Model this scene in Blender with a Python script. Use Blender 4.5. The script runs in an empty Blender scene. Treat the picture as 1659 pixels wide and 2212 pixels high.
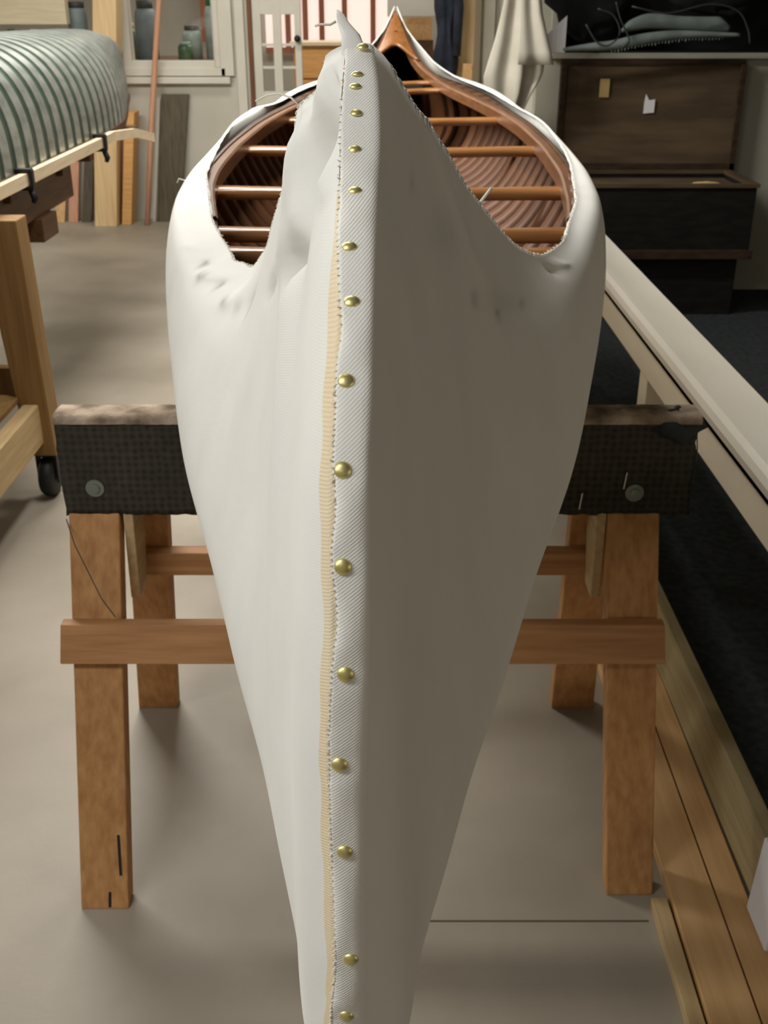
import bpy, math, random
import numpy as np
from mathutils import Vector, Matrix
random.seed(7); RNG = np.random.RandomState(5)
SC = bpy.context.scene; COL = SC.collection
# ------------------------------------------------------------ camera, world, lights
cam_d = bpy.data.cameras.new('camera'); cam = bpy.data.objects.new('camera', cam_d); COL.objects.link(cam)
cam.location = (0, 0, 1.47); cam.rotation_euler = (math.radians(90 - 25.5), 0, 0)
cam_d.sensor_fit = 'VERTICAL'; cam_d.sensor_height = 36; cam_d.lens = 36 * 2300 / 2212
cam_d.clip_start = .02; cam_d.dof.use_dof = True; cam_d.dof.focus_distance = .75; cam_d.dof.aperture_fstop = 22
SC.camera = cam
SC.view_settings.view_transform = 'Standard'; SC.view_settings.look = 'None'
SC.view_settings.gamma = 1; SC.view_settings.use_curve_mapping = False; SC.view_settings.exposure = 0.1
wd = bpy.data.worlds.new('world'); SC.world = wd; wd.use_nodes = True
wd.node_tree.nodes['Background'].inputs[0].default_value = (.78, .70, .60, 1)
wd.node_tree.nodes['Background'].inputs[1].default_value = .26
def area(name, loc, tgt, sx, sy, power, col=(1, .95, .86), spread=180):
    d = bpy.data.lights.new(name, 'AREA'); d.shape = 'RECTANGLE'; d.size = sx; d.size_y = sy
    d.energy = power; d.color = col; d.spread = math.radians(spread)
    o = bpy.data.objects.new(name, d); COL.objects.link(o); o.location = loc
    o.rotation_euler = (Vector(tgt) - Vector(loc)).to_track_quat('-Z', 'Y').to_euler(); return o
area('tube_or_fill_light', (-1.75, -.05, 2.55), (-1.0, -.03, .8), .28, 2.4, 46, (.98, 1, 1))
area('tube_or_fill_light', (-1.85, 4.3, 2.78), (-1.6, 4.32, 0), .28, 2.6, 190, (1, .98, .92))
area('tube_or_fill_light', (-.25, 2.9, 2.78), (-.25, 2.92, 0), .28, 1.4, 21, (1, .98, .95), 130)
area('tube_or_fill_light', (-1.2, -1.7, 2.75), (-.4, .5, .6), 1.4, .28, 5, (.96, .97, 1))  # unseen front fill added behind the camera for the stem and legs
area('tube_or_fill_light', (-.9, 7.0, 2.78), (-.8, 7.3, 0), 1.2, .28, 20, (1, .96, .88))
area('side_fill_light', (3.6, -.9, .95), (0, .8, .95), 1.6, 1.0, 13, (1, .86, .70))  # added fill for the right canvas side, no window stands there
area('back_room_light', (-.6, 9.9, 2.75), (-.6, 10.2, 0), 3.2, 1.2, 75, (1, .93, .84))
# ------------------------------------------------------------ materials
def lin(c): return tuple(((v / 255) / 12.92 if v / 255 <= .04045 else ((v / 255 + .055) / 1.055) ** 2.4) for v in c) + (1,)
def base(name, rough=.6, metal=0, spec=.5):
    m = bpy.data.materials.new(name); m.use_nodes = True; t = m.node_tree; b = t.nodes['Principled BSDF']
    b.inputs['Roughness'].default_value = rough; b.inputs['Metallic'].default_value = metal
    b.inputs['Specular IOR Level'].default_value = spec
    return m, t, b
def N(t, typ, **kw):
    n = t.nodes.new(typ)
    for k, v in kw.items():
        if k in n.inputs: n.inputs[k].default_value = v
        else: setattr(n, k, v)
    return n
def noise_mat(name, c1, c2, scale=6, stretch=(1, 1, 1), rough=.6, metal=0, bump=0, bscale=None, detail=6, c3=None, spec=.4, lo=.35, hi=.65):
    m, t, b = base(name, rough, metal, spec)
    tc = N(t, 'ShaderNodeTexCoord'); mp = N(t, 'ShaderNodeMapping'); mp.inputs['Scale'].default_value = stretch
    t.links.new(tc.outputs['Object'], mp.inputs['Vector'])
    n = N(t, 'ShaderNodeTexNoise', Scale=scale, Detail=detail); t.links.new(mp.outputs[0], n.inputs['Vector'])
    r = N(t, 'ShaderNodeValToRGB'); e = r.color_ramp.elements
    e[0].position = lo; e[0].color = lin(c1); e[1].position = hi; e[1].color = lin(c2)
    if c3: k = e.new((lo + hi) / 2); k.color = lin(c3)
    t.links.new(n.outputs[0], r.inputs[0]); t.links.new(r.outputs[0], b.inputs['Base Color'])
    if bump:
        n2 = N(t, 'ShaderNodeTexNoise', Scale=bscale or scale * 8, Detail=4); t.links.new(mp.outputs[0], n2.inputs['Vector'])
        bp = N(t, 'ShaderNodeBump', Strength=bump, Distance=.004); t.links.new(n2.outputs[0], bp.inputs['Height'])
        t.links.new(bp.outputs[0], b.inputs['Normal'])
    return m
def wood(name, c1, c2, axis='Y', rough=.6, scale=5, spec=.35, bump=.15):
    st = {'X': (1, 14, 14), 'Y': (14, 1, 14), 'Z': (14, 14, .5)}[axis]
    return noise_mat(name, c1, c2, scale, st, rough, 0, bump, scale * 3, 8, None, spec, .3, .7)
def flat(name, c, rough=.5, metal=0, spec=.5): m, t, b = base(name, rough, metal, spec); b.inputs['Base Color'].default_value = lin(c); return m
def emit(name, c, s):
    m, t, b = base(name); b.inputs['Emission Color'].default_value = lin(c); b.inputs['Emission Strength'].default_value = s; b.inputs['Base Color'].default_value = lin(c); return m
def glass_mat(name):
    m = bpy.data.materials.new(name); m.use_nodes = True; t = m.node_tree; t.nodes.clear()
    o = N(t, 'ShaderNodeOutputMaterial'); mx = N(t, 'ShaderNodeMixShader'); tr = N(t, 'ShaderNodeBsdfTransparent'); gl = N(t, 'ShaderNodeBsdfGlossy', Roughness=.03)
    f = N(t, 'ShaderNodeFresnel', IOR=1.45); t.links.new(f.outputs[0], mx.inputs[0]); t.links.new(tr.outputs[0], mx.inputs[1]); t.links.new(gl.outputs[0], mx.inputs[2]); t.links.new(mx.outputs[0], o.inputs[0]); return m
def canvas_mat(name, c, twill=False, c2=None):
    m, t, b = base(name, .85, 0, .2)
    tc = N(t, 'ShaderNodeTexCoord')
    n = N(t, 'ShaderNodeTexNoise', Scale=9, Detail=5); t.links.new(tc.outputs['Object'], n.inputs['Vector'])
    r = N(t, 'ShaderNodeValToRGB'); e = r.color_ramp.elements; e[0].position = .3; e[1].position = .7
    e[0].color = lin(c2 or tuple(v - 7 for v in c)); e[1].color = lin(c); t.links.new(n.outputs[0], r.inputs[0])
    at_ = N(t, 'ShaderNodeVertexColor', layer_name='stain_shade')
    mx = N(t, 'ShaderNodeMixRGB', blend_type='MULTIPLY'); mx.inputs[0].default_value = 1
    if twill is not None:
        t.links.new(r.outputs[0], mx.inputs[1]); t.links.new(at_.outputs[0], mx.inputs[2]); t.links.new(mx.outputs[0], b.inputs['Base Color'])
    w = N(t, 'ShaderNodeTexWave', Scale=240 if twill else 320, Distortion=.6)
    w.inputs['Detail Scale'].default_value = 3
    mp = N(t, 'ShaderNodeMapping'); mp.inputs['Rotation'].default_value = (0, math.radians(-52), 0)
    t.links.new(tc.outputs['Object'], mp.inputs['Vector']); t.links.new(mp.outputs[0], w.inputs['Vector'])
    n2 = N(t, 'ShaderNodeTexNoise', Scale=500, Detail=2); t.links.new(tc.outputs['Object'], n2.inputs['Vector'])
    ad = N(t, 'ShaderNodeMath', operation='ADD'); t.links.new(w.outputs['Fac'], ad.inputs[0]); t.links.new(n2.outputs[0], ad.inputs[1])
    bp = N(t, 'ShaderNodeBump', Strength=.26 if twill else .08, Distance=.0008); t.links.new(ad.outputs[0], bp.inputs['Height']); t.links.new(bp.outputs[0], b.inputs['Normal'])
    return m
def checker_carpet(name):
    m, t, b = base(name, .95, 0, .1); tc = N(t, 'ShaderNodeTexCoord')
    v = N(t, 'ShaderNodeTexVoronoi', Scale=75); v.inputs['Randomness'].default_value = .25; t.links.new(tc.outputs['Object'], v.inputs['Vector'])
    n = N(t, 'ShaderNodeTexNoise', Scale=7, Detail=5); t.links.new(tc.outputs['Object'], n.inputs['Vector'])
    r = N(t, 'ShaderNodeValToRGB'); e = r.color_ramp.elements; e[0].position = .1; e[0].color = lin((50, 47, 41)); e[1].position = .9; e[1].color = lin((82, 77, 68))
    ad = N(t, 'ShaderNodeMath', operation='MULTIPLY'); t.links.new(v.outputs['Distance'], ad.inputs[0]); t.links.new(n.outputs[0], ad.inputs[1])
    ml = N(t, 'ShaderNodeMath', operation='MULTIPLY'); ml.inputs[1].default_value = 1.7; t.links.new(ad.outputs[0], ml.inputs[0]); t.links.new(ml.outputs[0], r.inputs[0])
    t.links.new(r.outputs[0], b.inputs['Base Color'])
    bp = N(t, 'ShaderNodeBump', Strength=.35, Distance=.003); t.links.new(v.outputs['Distance'], bp.inputs['Height']); t.links.new(bp.outputs[0], b.inputs['Normal']); return m
M = dict(
    floor=noise_mat('concrete', (144, 134, 119), (170, 159, 143), 1.6, rough=.5, bump=.12, bscale=60, detail=9, spec=.35),
    mat=noise_mat('dark_carpet', (44, 48, 50), (58, 61, 61), 40, rough=.95, bump=.4, bscale=300, spec=.1),
    wall=noise_mat('wall_paint', (182, 177, 164), (190, 186, 173), 3, rough=.7),
    wallr=noise_mat('wall_paint_shaded', (150, 147, 132), (160, 156, 142), 3, rough=.8),  # weak light on the right worked into a darker wall colour
    ceil=noise_mat('ceiling_paint', (150, 146, 138), (158, 154, 146), 3, rough=.8),
    trim=noise_mat('trim_paint', (198, 193, 180), (206, 202, 190), 4, rough=.45),
    brownedge=wood('brown_edge', (96, 60, 38), (120, 78, 50), 'Z'),
    pine=wood('pale_pine', (205, 172, 124), (224, 196, 152), 'Z'),
    pineb=wood('pine_board', (192, 150, 100), (212, 172, 122), 'Y', scale=3),
    horse=wood('sawhorse_fir', (164, 114, 66), (194, 144, 92), 'Z', .65),
    horsex=wood('sawhorse_fir_rail', (158, 108, 66), (190, 140, 92), 'X', .65),
    cart=wood('cart_fir', (124, 92, 52), (152, 118, 72), 'Z'),
    carty=wood('cart_dark', (70, 46, 24), (96, 66, 36), 'Y'),
    cartlight=wood('cart_pale', (176, 148, 104), (200, 172, 128), 'Y'),
    ribband=wood('pale_strip', (206, 184, 150), (222, 202, 170), 'Y'),
    pink=wood('pinkish_pole', (186, 136, 108), (204, 156, 128), 'Z'),
    greyboard=wood('weathered_board', (70, 62, 48), (96, 86, 68), 'Z'),
    cream=wood('cream_plank', (196, 182, 152), (212, 198, 170), 'X'),
    cab=wood('honey_cabinet', (196, 144, 84), (216, 168, 106), 'X'),
    deck=wood('varnished_deck', (124, 78, 40), (154, 102, 56), 'Y', .3, spec=.5),
    inwale=wood('varnished_gunwale', (104, 68, 42), (128, 86, 56), 'Y', .3, spec=.5),
    thwart=wood('varnished_thwart', (138, 90, 48), (170, 116, 66), 'X', .2, spec=.6, bump=.02),
    rib=noise_mat('varnished_rib', (78, 47, 27), (96, 60, 36), 2, rough=.5, spec=.2),
    plank=wood('varnished_planking', (34, 20, 12), (48, 28, 17), 'Y', .35, spec=.5),
    chest=noise_mat('chest_dark_wood', (44, 32, 22), (66, 50, 36), 4, (2, 2, 8), .7, bump=.2, spec=.2),
    chestlid=noise_mat('chest_lid_wood', (74, 60, 44), (94, 78, 58), 3, (1, 1, 6), .75, bump=.2, spec=.2),
    chestblk=noise_mat('chest_black_wood', (22, 20, 18), (34, 30, 26), 4, (2, 2, 8), .8, spec=.15),
    black=noise_mat('black_cloth', (14, 15, 16), (24, 26, 27), 8, rough=.8, spec=.2),
    wire=flat('wire_grey', (44, 48, 47), .5), greyrub=noise_mat('grey_rubber', (96, 106, 102), (118, 128, 124), 10, rough=.6),
    navy=noise_mat('navy_cloth', (24, 28, 38), (42, 47, 60), 12, rough=.9),
    steel=noise_mat('galvanised_steel', (150, 156, 152), (186, 190, 184), 9, (1, 1, 3), .32, .75, .05),
    green=noise_mat('form_green', (34, 52, 38), (58, 74, 56), 6, rough=.5),
    washer=noise_mat('zinc_washer', (120, 126, 118), (140, 146, 136), 20, rough=.45, metal=.5),
    iron=flat('black_iron', (20, 20, 20), .5, .3), rubber=flat('caster_rubber', (14, 14, 14), .6),
    staple=flat('staple_steel', (190, 186, 172), .35, .8),
    brass=noise_mat('brass', (222, 208, 138), (232, 220, 156), 200, rough=.42, metal=.85),
    canvas=canvas_mat('canvas_white', (232, 229, 221)), twill=canvas_mat('canvas_twill', (236, 232, 224), True),
    selv=canvas_mat('canvas_selvage', (232, 218, 188), True, (224, 200, 164)),
    thread=flat('cotton_thread', (236, 230, 214), .9, 0, .1), cloth=noise_mat('hung_canvas', (192, 185, 170), (206, 199, 185), 6, rough=.9, bump=.1, bscale=200, spec=.1),
    carpet=checker_carpet('beam_carpet'), carpettop=noise_mat('worn_carpet_pile', (110, 96, 80), (186, 166, 146), 18, rough=.95, bump=.6, bscale=160, spec=.1),
    glass=glass_mat('window_glass'), paper=flat('paper', (226, 224, 226), .8), label=flat('paper_label', (196, 166, 110), .8),
    sky=emit('daylight_pane', (255, 232, 222), .66), reddish=wood('red_brown_mullion', (150, 92, 66), (170, 108, 80), 'Z'),
    bluegrey=noise_mat('blue_grey_plastic', (112, 124, 128), (134, 146, 150), 10), jar=noise_mat('frosted_jar', (150, 164, 158), (184, 196, 190), 10, rough=.25), gcap=flat('green_cap', (28, 110, 62), .4), gjar=noise_mat('green_glass', (66, 92, 66), (100, 128, 96), 12, rough=.25),
    whiteb=noise_mat('white_board', (214, 206, 188), (226, 218, 202), 2, (3, .6, 3), rough=.45), apron=noise_mat('bench_apron', (204, 190, 164), (218, 206, 182), 2, (3, .6, 3), rough=.5), tanboard=wood('tan_board', (148, 132, 96), (168, 152, 114), 'Y'),
    joint=flat('floor_joint', (92, 84, 72), .9, 0, .1), ink=flat('black_ink', (12, 11, 10), .7), dgrey=flat('dark_grey', (60, 62, 60), .6),
)
# ------------------------------------------------------------ mesh helpers
class MB:
    def __init__(s): s.v = []; s.f = []
    def add(s, vs, fs):
        o = len(s.v); s.v += [tuple(map(float, p)) for p in vs]; s.f += [tuple(i + o for i in f) for f in fs]; return s
    def hexa(s, p): return s.add(p, [(0, 3, 2, 1), (4, 5, 6, 7), (0, 1, 5, 4), (1, 2, 6, 5), (2, 3, 7, 6), (3, 0, 4, 7)])
    def box(s, x0, x1, y0, y1, z0, z1): return s.hexa([(x0, y0, z0), (x1, y0, z0), (x1, y1, z0), (x0, y1, z0), (x0, y0, z1), (x1, y0, z1), (x1, y1, z1), (x0, y1, z1)])
    def bar(s, a, b, wx, wy):                         # square timber from a to b, horizontal end cuts, wx along X and wy along Y
        q = [(-wx / 2, -wy / 2), (wx / 2, -wy / 2), (wx / 2, wy / 2), (-wx / 2, wy / 2)]
        return s.hexa([(a[0] + i, a[1] + j, a[2]) for i, j in q] + [(b[0] + i, b[1] + j, b[2]) for i, j in q])
    def grid(s, P, flip=False, closed=False):
        P = np.asarray(P, float); n, m = P.shape[:2]; fs = []
        for i in range(n - 1):
            for j in range(m if closed else m - 1):
                k = (j + 1) % m; q = (i * m + j, i * m + k, (i + 1) * m + k, (i + 1) * m + j); fs.append(q[::-1] if flip else q)
        return s.add(P.reshape(-1, 3), fs)
    def tube(s, path, r, n=8):
        path = [Vector(p) for p in path]; rs = r if hasattr(r, '__len__') else [r] * len(path); R = []
        for i, p in enumerate(path):
            d = (path[min(i + 1, len(path) - 1)] - path[max(i - 1, 0)]).normalized()
            a = d.cross(Vector((0, 0, 1)) if abs(d.z) < .9 else Vector((1, 0, 0))).normalized(); b = d.cross(a)
            R.append([p + (a * math.cos(2 * math.pi * k / n) + b * math.sin(2 * math.pi * k / n)) * rs[i] for k in range(n)])
        o = len(s.v); s.grid(R, closed=True)
        s.add(R[0], [tuple(range(n))]); s.add(R[-1], [tuple(range(n))[::-1]]); return s
    def lathe(s, prof, c=(0, 0, 0), n=20, axis='Z'):
        R = []
        for r, h in prof:
            ring = []
            for k in range(n):
                a = 2 * math.pi * k / n; x, y = r * math.cos(a), r * math.sin(a)
                ring.append({'Z': (c[0] + x, c[1] + y, c[2] + h), 'Y': (c[0] + x, c[1] + h, c[2] + y), 'X': (c[0] + h, c[1] + x, c[2] + y)}[axis])
            R.append(ring)
        s.grid(R, closed=True); s.add(R[0], [tuple(range(n))]); s.add(R[-1], [tuple(range(n))]); return s
    def build(s, name, mat, parent=None, smooth=False, bevel=0, origin=None, fix=True):
        me = bpy.data.meshes.new(name); vs = s.v
        if origin is not None: vs = [(p[0] - origin[0], p[1] - origin[1], p[2] - origin[2]) for p in vs]
        me.from_pydata(vs, [], s.f); me.update(); o = bpy.data.objects.new(name, me); COL.objects.link(o)
        if fix:
            import bmesh
            b = bmesh.new(); b.from_mesh(me); bmesh.ops.remove_doubles(b, verts=b.verts, dist=1e-6); bmesh.ops.recalc_face_normals(b, faces=b.faces); b.to_mesh(me); b.free()
        me.materials.append(mat)
        if smooth: me.polygons.foreach_set('use_smooth', [True] * len(me.polygons))
        if bevel:
            md = o.modifiers.new('bevel', 'BEVEL'); md.width = bevel; md.segments = 2; md.limit_method = 'ANGLE'
        if parent is not None: o.parent = parent
        if origin is not None: o.location = origin
        return o
def thing(name, label, cat, loc=(0, 0, 0), rz=0, group=None):
    o = bpy.data.objects.new(name, None); COL.objects.link(o); o.empty_display_size = .05; o.location = loc; o.rotation_euler = (0, 0, rz)
    o['label'] = label; o['category'] = cat
    if group: o['group'] = group
    return o
def tag(o, label, cat, group=None):
    o['label'] = label; o['category'] = cat
    if group: o['group'] = group
    return o
def struct(o): o['kind'] = 'structure'; return o
def rel(o, pts): return [(p[0] - o.location.x, p[1] - o.location.y, p[2] - o.location.z) for p in pts]
def cat(p, v):
    n = len(p) - 1; x = min(max(v, 0), 1) * n; i = min(int(x), n - 1); t = x - i
    p0 = p[i - 1] if i else 2 * p[0] - p[1]; p1, p2 = p[i], p[i + 1]; p3 = p[i + 2] if i + 2 <= n else 2 * p[-1] - p[-2]
    return .5 * (2 * p1 + (p2 - p0) * t + (2 * p0 - 5 * p1 + 4 * p2 - p3) * t * t + (3 * p1 - p0 - 3 * p2 + p3) * t**3)
def pchip(xs, ys):
    xs = np.asarray(xs, float); ys = np.asarray(ys, float); h = np.diff(xs); d = np.diff(ys) / h; m = np.zeros_like(ys)
    for i in range(1, len(xs) - 1):
        if d[i - 1] * d[i] > 0:
            w1 = 2 * h[i] + h[i - 1]; w2 = h[i] + 2 * h[i - 1]; m[i] = (w1 + w2) / (w1 / d[i - 1] + w2 / d[i])
    m[0] = d[0]; m[-1] = d[-1]
    def f(x):
        x = min(max(x, xs[0]), xs[-1]); i = min(max(np.searchsorted(xs, x) - 1, 0), len(h) - 1); t = (x - xs[i]) / h[i]
        return ys[i] * (2 * t**3 - 3 * t * t + 1) + h[i] * m[i] * (t**3 - 2 * t * t + t) + ys[i + 1] * (3 * t * t - 2 * t**3) + h[i] * m[i + 1] * (t**3 - t * t)
    return f
# ------------------------------------------------------------ room
struct(MB().box(-4.5, .70, -2.6, 13, -.1, 0).build('floor', M['floor']))
mt = struct(MB().box(.70, 4.2, -2.6, 8.15, -.1, .004).build('floor_carpet', M['mat']))
struct(MB().box(-4.5, 4.2, -2.6, 13, 2.95, 3.05).build('ceiling', M['ceil']))
struct(MB().box(-4.6, -4.5, -2.6, 13, 0, 2.95).build('wall_left', M['wall']))
struct(MB().box(4.2, 4.3, -2.6, 6, 0, 2.95).build('wall_right', M['wallr']))
struct(MB().box(-4.5, 4.2, -2.7, -2.6, 0, 2.95).build('wall_front', M['wall']))
Y0, Y1 = 8.25, 8.37
w = MB()
w.box(-4.5, -1.835, Y0, Y1, 0, 1.05); w.box(-1.835, -1.214, Y0, Y1, 0, 1.05); w.box(-1.214, -.95, Y0, Y1, 0, 2.95)
w.box(-4.5, -1.214, Y0, Y1, 2.2, 2.95); w.box(-.95, .64, Y0, Y1, 2.15, 2.95); w.box(.64, .80, Y0, Y1, 0, 2.95)
struct(w.build('wall_back', M['wall']))
w = MB(); w.box(.80, 4.2, 6.02, 6.14, 0, 1.24); w.box(.80, 4.2, 6.02, 6.14, 2.2, 2.95); w.box(.80, .88, 6.02, 6.14, 1.24, 2.2); w.box(3.2, 4.2, 6.02, 6.14, 1.24, 2.2)
struct(w.build('wall_chest_side', M['wallr']))
struct(MB().box(.80, .90, 6.14, 8.25, 0, 2.95).build('wall_return', M['wall']))
struct(MB().box(-4.5, 4.2, 12.9, 13, 0, 2.95).build('wall_far_room', M['wall']))
struct(MB().box(1.6, 1.7, 8.37, 12.9, 0, 2.95).build('wall_far_right', M['wall']))
jn = MB()
jn.box(.04, .47, 1.392, 1.396, -.01, .0006); struct(jn.build('trim_4', M['joint']))          # joint in the concrete
# window 1 with its stepped frame

w = MB(); f = Y0
w.box(-3.4, -1.205, f - .012, f + .12, 1.055, 1.105); w.box(-3.4, -1.13, f - .035, f, 1.005, 1.06); w.box(-3.4, -1.10, f - .06, f, .955, 1.0)
w.box(-1.205, -1.165, f - .012, f + .12, 1.06, 2.2); w.box(-1.165, -1.07, f - .035, f, 1.005, 2.25)
w.box(-1.86, -1.80, f - .012, f + .12, 1.1, 2.2)
wn = struct(w.build('window_1', M['trim'], bevel=.005))
MB().box(-3.4, -1.205, Y0 + .05, Y0 + .055, 1.1, 2.2).build('pane', M['glass'], wn)
# doorway: jambs, brown edge, glazed leaf
w = MB(); w.box(-1.05, -.985, Y0 - .03, Y0, 0, 2.2); struct(w.build('trim_1', M['trim'], bevel=.004))
w = MB(); w.box(.625, .68, Y0 - .04, Y0 + .12, 0, 2.2); w.box(.70, .78, Y0 - .025, Y0, 0, 2.2); struct(w.build('trim_2', M['trim'], bevel=.004))
struct(MB().box(-.962, -.932, Y0 - .02, Y0 + .1, 0, 2.15).build('trim_3', M['brownedge']))
d = MB()
for a, b_ in ((-.930, -.868), (-.785, -.726), (-.632, -.585)): d.box(a, b_, Y0, Y0 + .04, 0, 2.12)
for a, b_ in ((0, .90), (1.405, 2.12)): d.box(-.93, -.585, Y0 + .001, Y0 + .039, a, b_)
for z in (1.05, 1.2): d.box(-.93, -.585, Y0 + .008, Y0 + .032, z, z + .018)
dr = struct(d.build('door_1', M['trim'], bevel=.003))
MB().box(-.93, -.585, Y0 + .018, Y0 + .022, .9, 1.405).build('pane', M['glass'], dr)
MB().lathe([(.0, 0), (.022, .0), (.024, .02), (.012, .05), (0, .05)], (-.612, Y0 - .05, 1.25), 12, 'Y').build('door_knob', M['iron'], dr, True)
# far room: bright window with red-brown mullions, grey panel
fw = MB()
for x in (-1.05, -.86, -.68, -.43, -.12): fw.box(x - .028, x + .028, 12.78, 12.84, 1.02, 2.4)
fw.box(-1.3, .05, 12.76, 12.84, .98, 1.04); fw.box(-1.3, .05, 12.78, 12.84, 2.3, 2.4)
fwo = struct(fw.build('window_2', M['reddish'])); MB().box(-1.3, .05, 12.85, 12.86, 1.0, 2.38).build('pane', M['sky'], fwo)
# window over the chest: black night panes behind a dark shelf
w = MB(); w.box(.86, 3.25, 5.98, 6.14, 1.215, 1.243); w.box(.86, .90, 6.0, 6.12, 1.24, 2.22)
w3 = struct(w.build('window_3', M['wallr'], bevel=.003)); MB().box(.86, 3.25, 6.12, 6.13, 1.24, 2.2).build('pane', M['black'], w3)
# ------------------------------------------------------------ back wall clutter
p = thing('pine_post', 'tall pale pine post standing on the floor behind the banded canoe form', 'post', (-2.034, 8.02, 0))
w = MB(); w.hexa([(-.08, -.095, 0), (.08, -.095, 0), (.08, .095, 0), (-.08, .095, 0), (.15, -.095, 2.2), (.31, -.095, 2.2), (.31, .095, 2.2), (.15, .095, 2.2)])
w.build('timber', M['pine'], p, bevel=.004)
w = MB(); w.hexa([(.10, -.02, 0), (.17, -.02, 0), (.17, .15, 0), (.10, .15, 0), (.20, -.02, .78), (.27, -.02, .78), (.27, .15, .78), (.20, .15, .78)]); w.build('side_board', M['cab'], p, bevel=.003)
tag(MB().tube([(-1.745, 8.0, .0), (-1.66, 8.09, .75), (-1.555, 8.16, 1.5), (-1.49, 8.19, 2.0)], .021, 6).build('pole', M['pink'], None, True), 'thin pinkish wooden pole leaning in front of the glazed window', 'pole')
w = MB(); w.hexa([(-1.70, 8.13, 0), (-1.525, 8.13, 0), (-1.525, 8.16, 0), (-1.70, 8.16, 0), (-1.60, 8.20, .885), (-1.405, 8.20, .885), (-1.405, 8.235, .885), (-1.60, 8.235, .885)])
tag(w.build('board', M['greyboard'], bevel=.002), 'dark weathered board leaning on the wall under the window', 'board')
tag(MB().bar((-1.72, 8.15, 0), (-1.625, 8.22, .86), .022, .02).build('stick', M['trim']), 'thin white stick beside the dark weathered board', 'stick')
for k, (x, h, ma, lb) in enumerate(((-2.42, .62, 'pineb', 'pale board end leaning left of the pine post, farthest left'), (-2.32, .8, 'pink', 'reddish board leaning left of the pine post'), (-2.22, .7, 'greyboard', 'dark narrow board leaning right next to the pine post'))):
    tag(MB().bar((x, 8.12, 0), (x + .09, 8.21, h), .07, .03).build('leaning_board', M[ma], bevel=.002), lb, 'board', 'boards leaning behind the form')
tag(MB().box(-3.1, -2.155, 7.96, 8.05, 1.345, 1.505).build('plank', M['cream'], bevel=.004), 'wide cream plank lying level behind the banded canoe form', 'plank')
tag(MB().box(-3.2, -2.10, 7.9, 8.2, 1.19, 1.215).build('shelf', M['cream'], bevel=.003), 'narrow shelf board below the cream plank', 'shelf')
# small jars on the shelf and on the bench behind the window
def jar(name, x, y, z, r, h, body, cap, label, grp=None, cap_r=.7):
    o = thing(name, label, 'bottle' if name == 'bottle' else 'jar', (x, y, z), 0, grp)
    MB().lathe([(0, 0), (r, 0), (r, h * .72), (r * .9, h * .82), (r * cap_r, h * .86), (0, h * .86)], n=16).build('body', M[body], o, True)
    MB().lathe([(0, h * .86), (r * cap_r * 1.05, h * .86), (r * cap_r * 1.05, h), (0, h)], n=16).build('cap', M[cap], o, True); return o
for k, (x, c1, lb) in enumerate(((-2.90, 'dgrey', 'small dark pot under the cream plank, leftmost'), (-2.74, 'dgrey', 'small dark pot under the cream plank, second from left'), (-2.56, 'gjar', 'small green pot under the cream plank'), (-2.40, 'paper', 'small white pot under the cream plank'), (-2.26, 'pineb', 'small wooden pot under the cream plank, nearest the grey canister'))):
    jar('paint_pot', x, 8.02, 1.215, .035, .10, c1, c1, lb, 'pots under the cream plank')
jar('canister', -2.13, 8.15, 1.215, .065, .27, 'bluegrey', 'dgrey', 'tall blue grey canister left of the pine post', None, .8)
bt = thing('workbench', 'dark workbench seen through the glazed window, crowded with jars', 'workbench', (-1.75, 9.2, 0))
MB().box(-1.2, .60, -.3, .5, 1.03, 1.08).build('top', M['carty'], bt); MB().box(-1.2, .60, -.27, -.24, .80, 1.03).build('apron', M['dgrey'], bt)
for sx in (-1.15, .5):
    for sy in (-.25, .45): MB().box(sx, sx + .08, sy - .02, sy + .06, 0, 1.03).build('leg', M['carty'], bt)
for nm, x, y, r, h, b_, c1, lb in (('jar', -2.00, 9.1, .07, .26, 'gjar', 'label', 'squat dark green jar on the far bench, leftmost behind the window'),
    ('bottle', -1.83, 9.0, .085, .42, 'bluegrey', 'dgrey', 'tall blue grey pump bottle behind the window'),
    ('jar', -1.94, 9.3, .06, .22, 'dgrey', 'dgrey', 'dark jar half hidden behind the tall pump bottle'),
    ('jar', -1.50, 9.1, .075, .24, 'jar', 'dgrey', 'clear jar with dark lid right of the pink pole'),
    ('bottle', -1.34, 9.15, .06, .44, 'jar', 'gcap', 'clear bottle with a bright green cap behind the window'),
    ('jar', -1.22, 9.1, .06, .24, 'jar', 'bluegrey', 'pale frosted jar near the right window edge')):
    jar(nm, x, y, 1.08, r, h, b_, c1, lb, 'jars on the far workbench')
jar('jar', -1.52, 8.87, 1.08, .055, .13, 'gjar', 'jar', 'small rounded green jar at the bench edge', 'jars on the far workbench')
tag(MB().box(-1.97, -1.86, 12.6, 12.65, 1.1, 2.3).build('panel', M['reddish']), 'reddish brown upright panel in the far room behind the window', 'panel')
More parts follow.
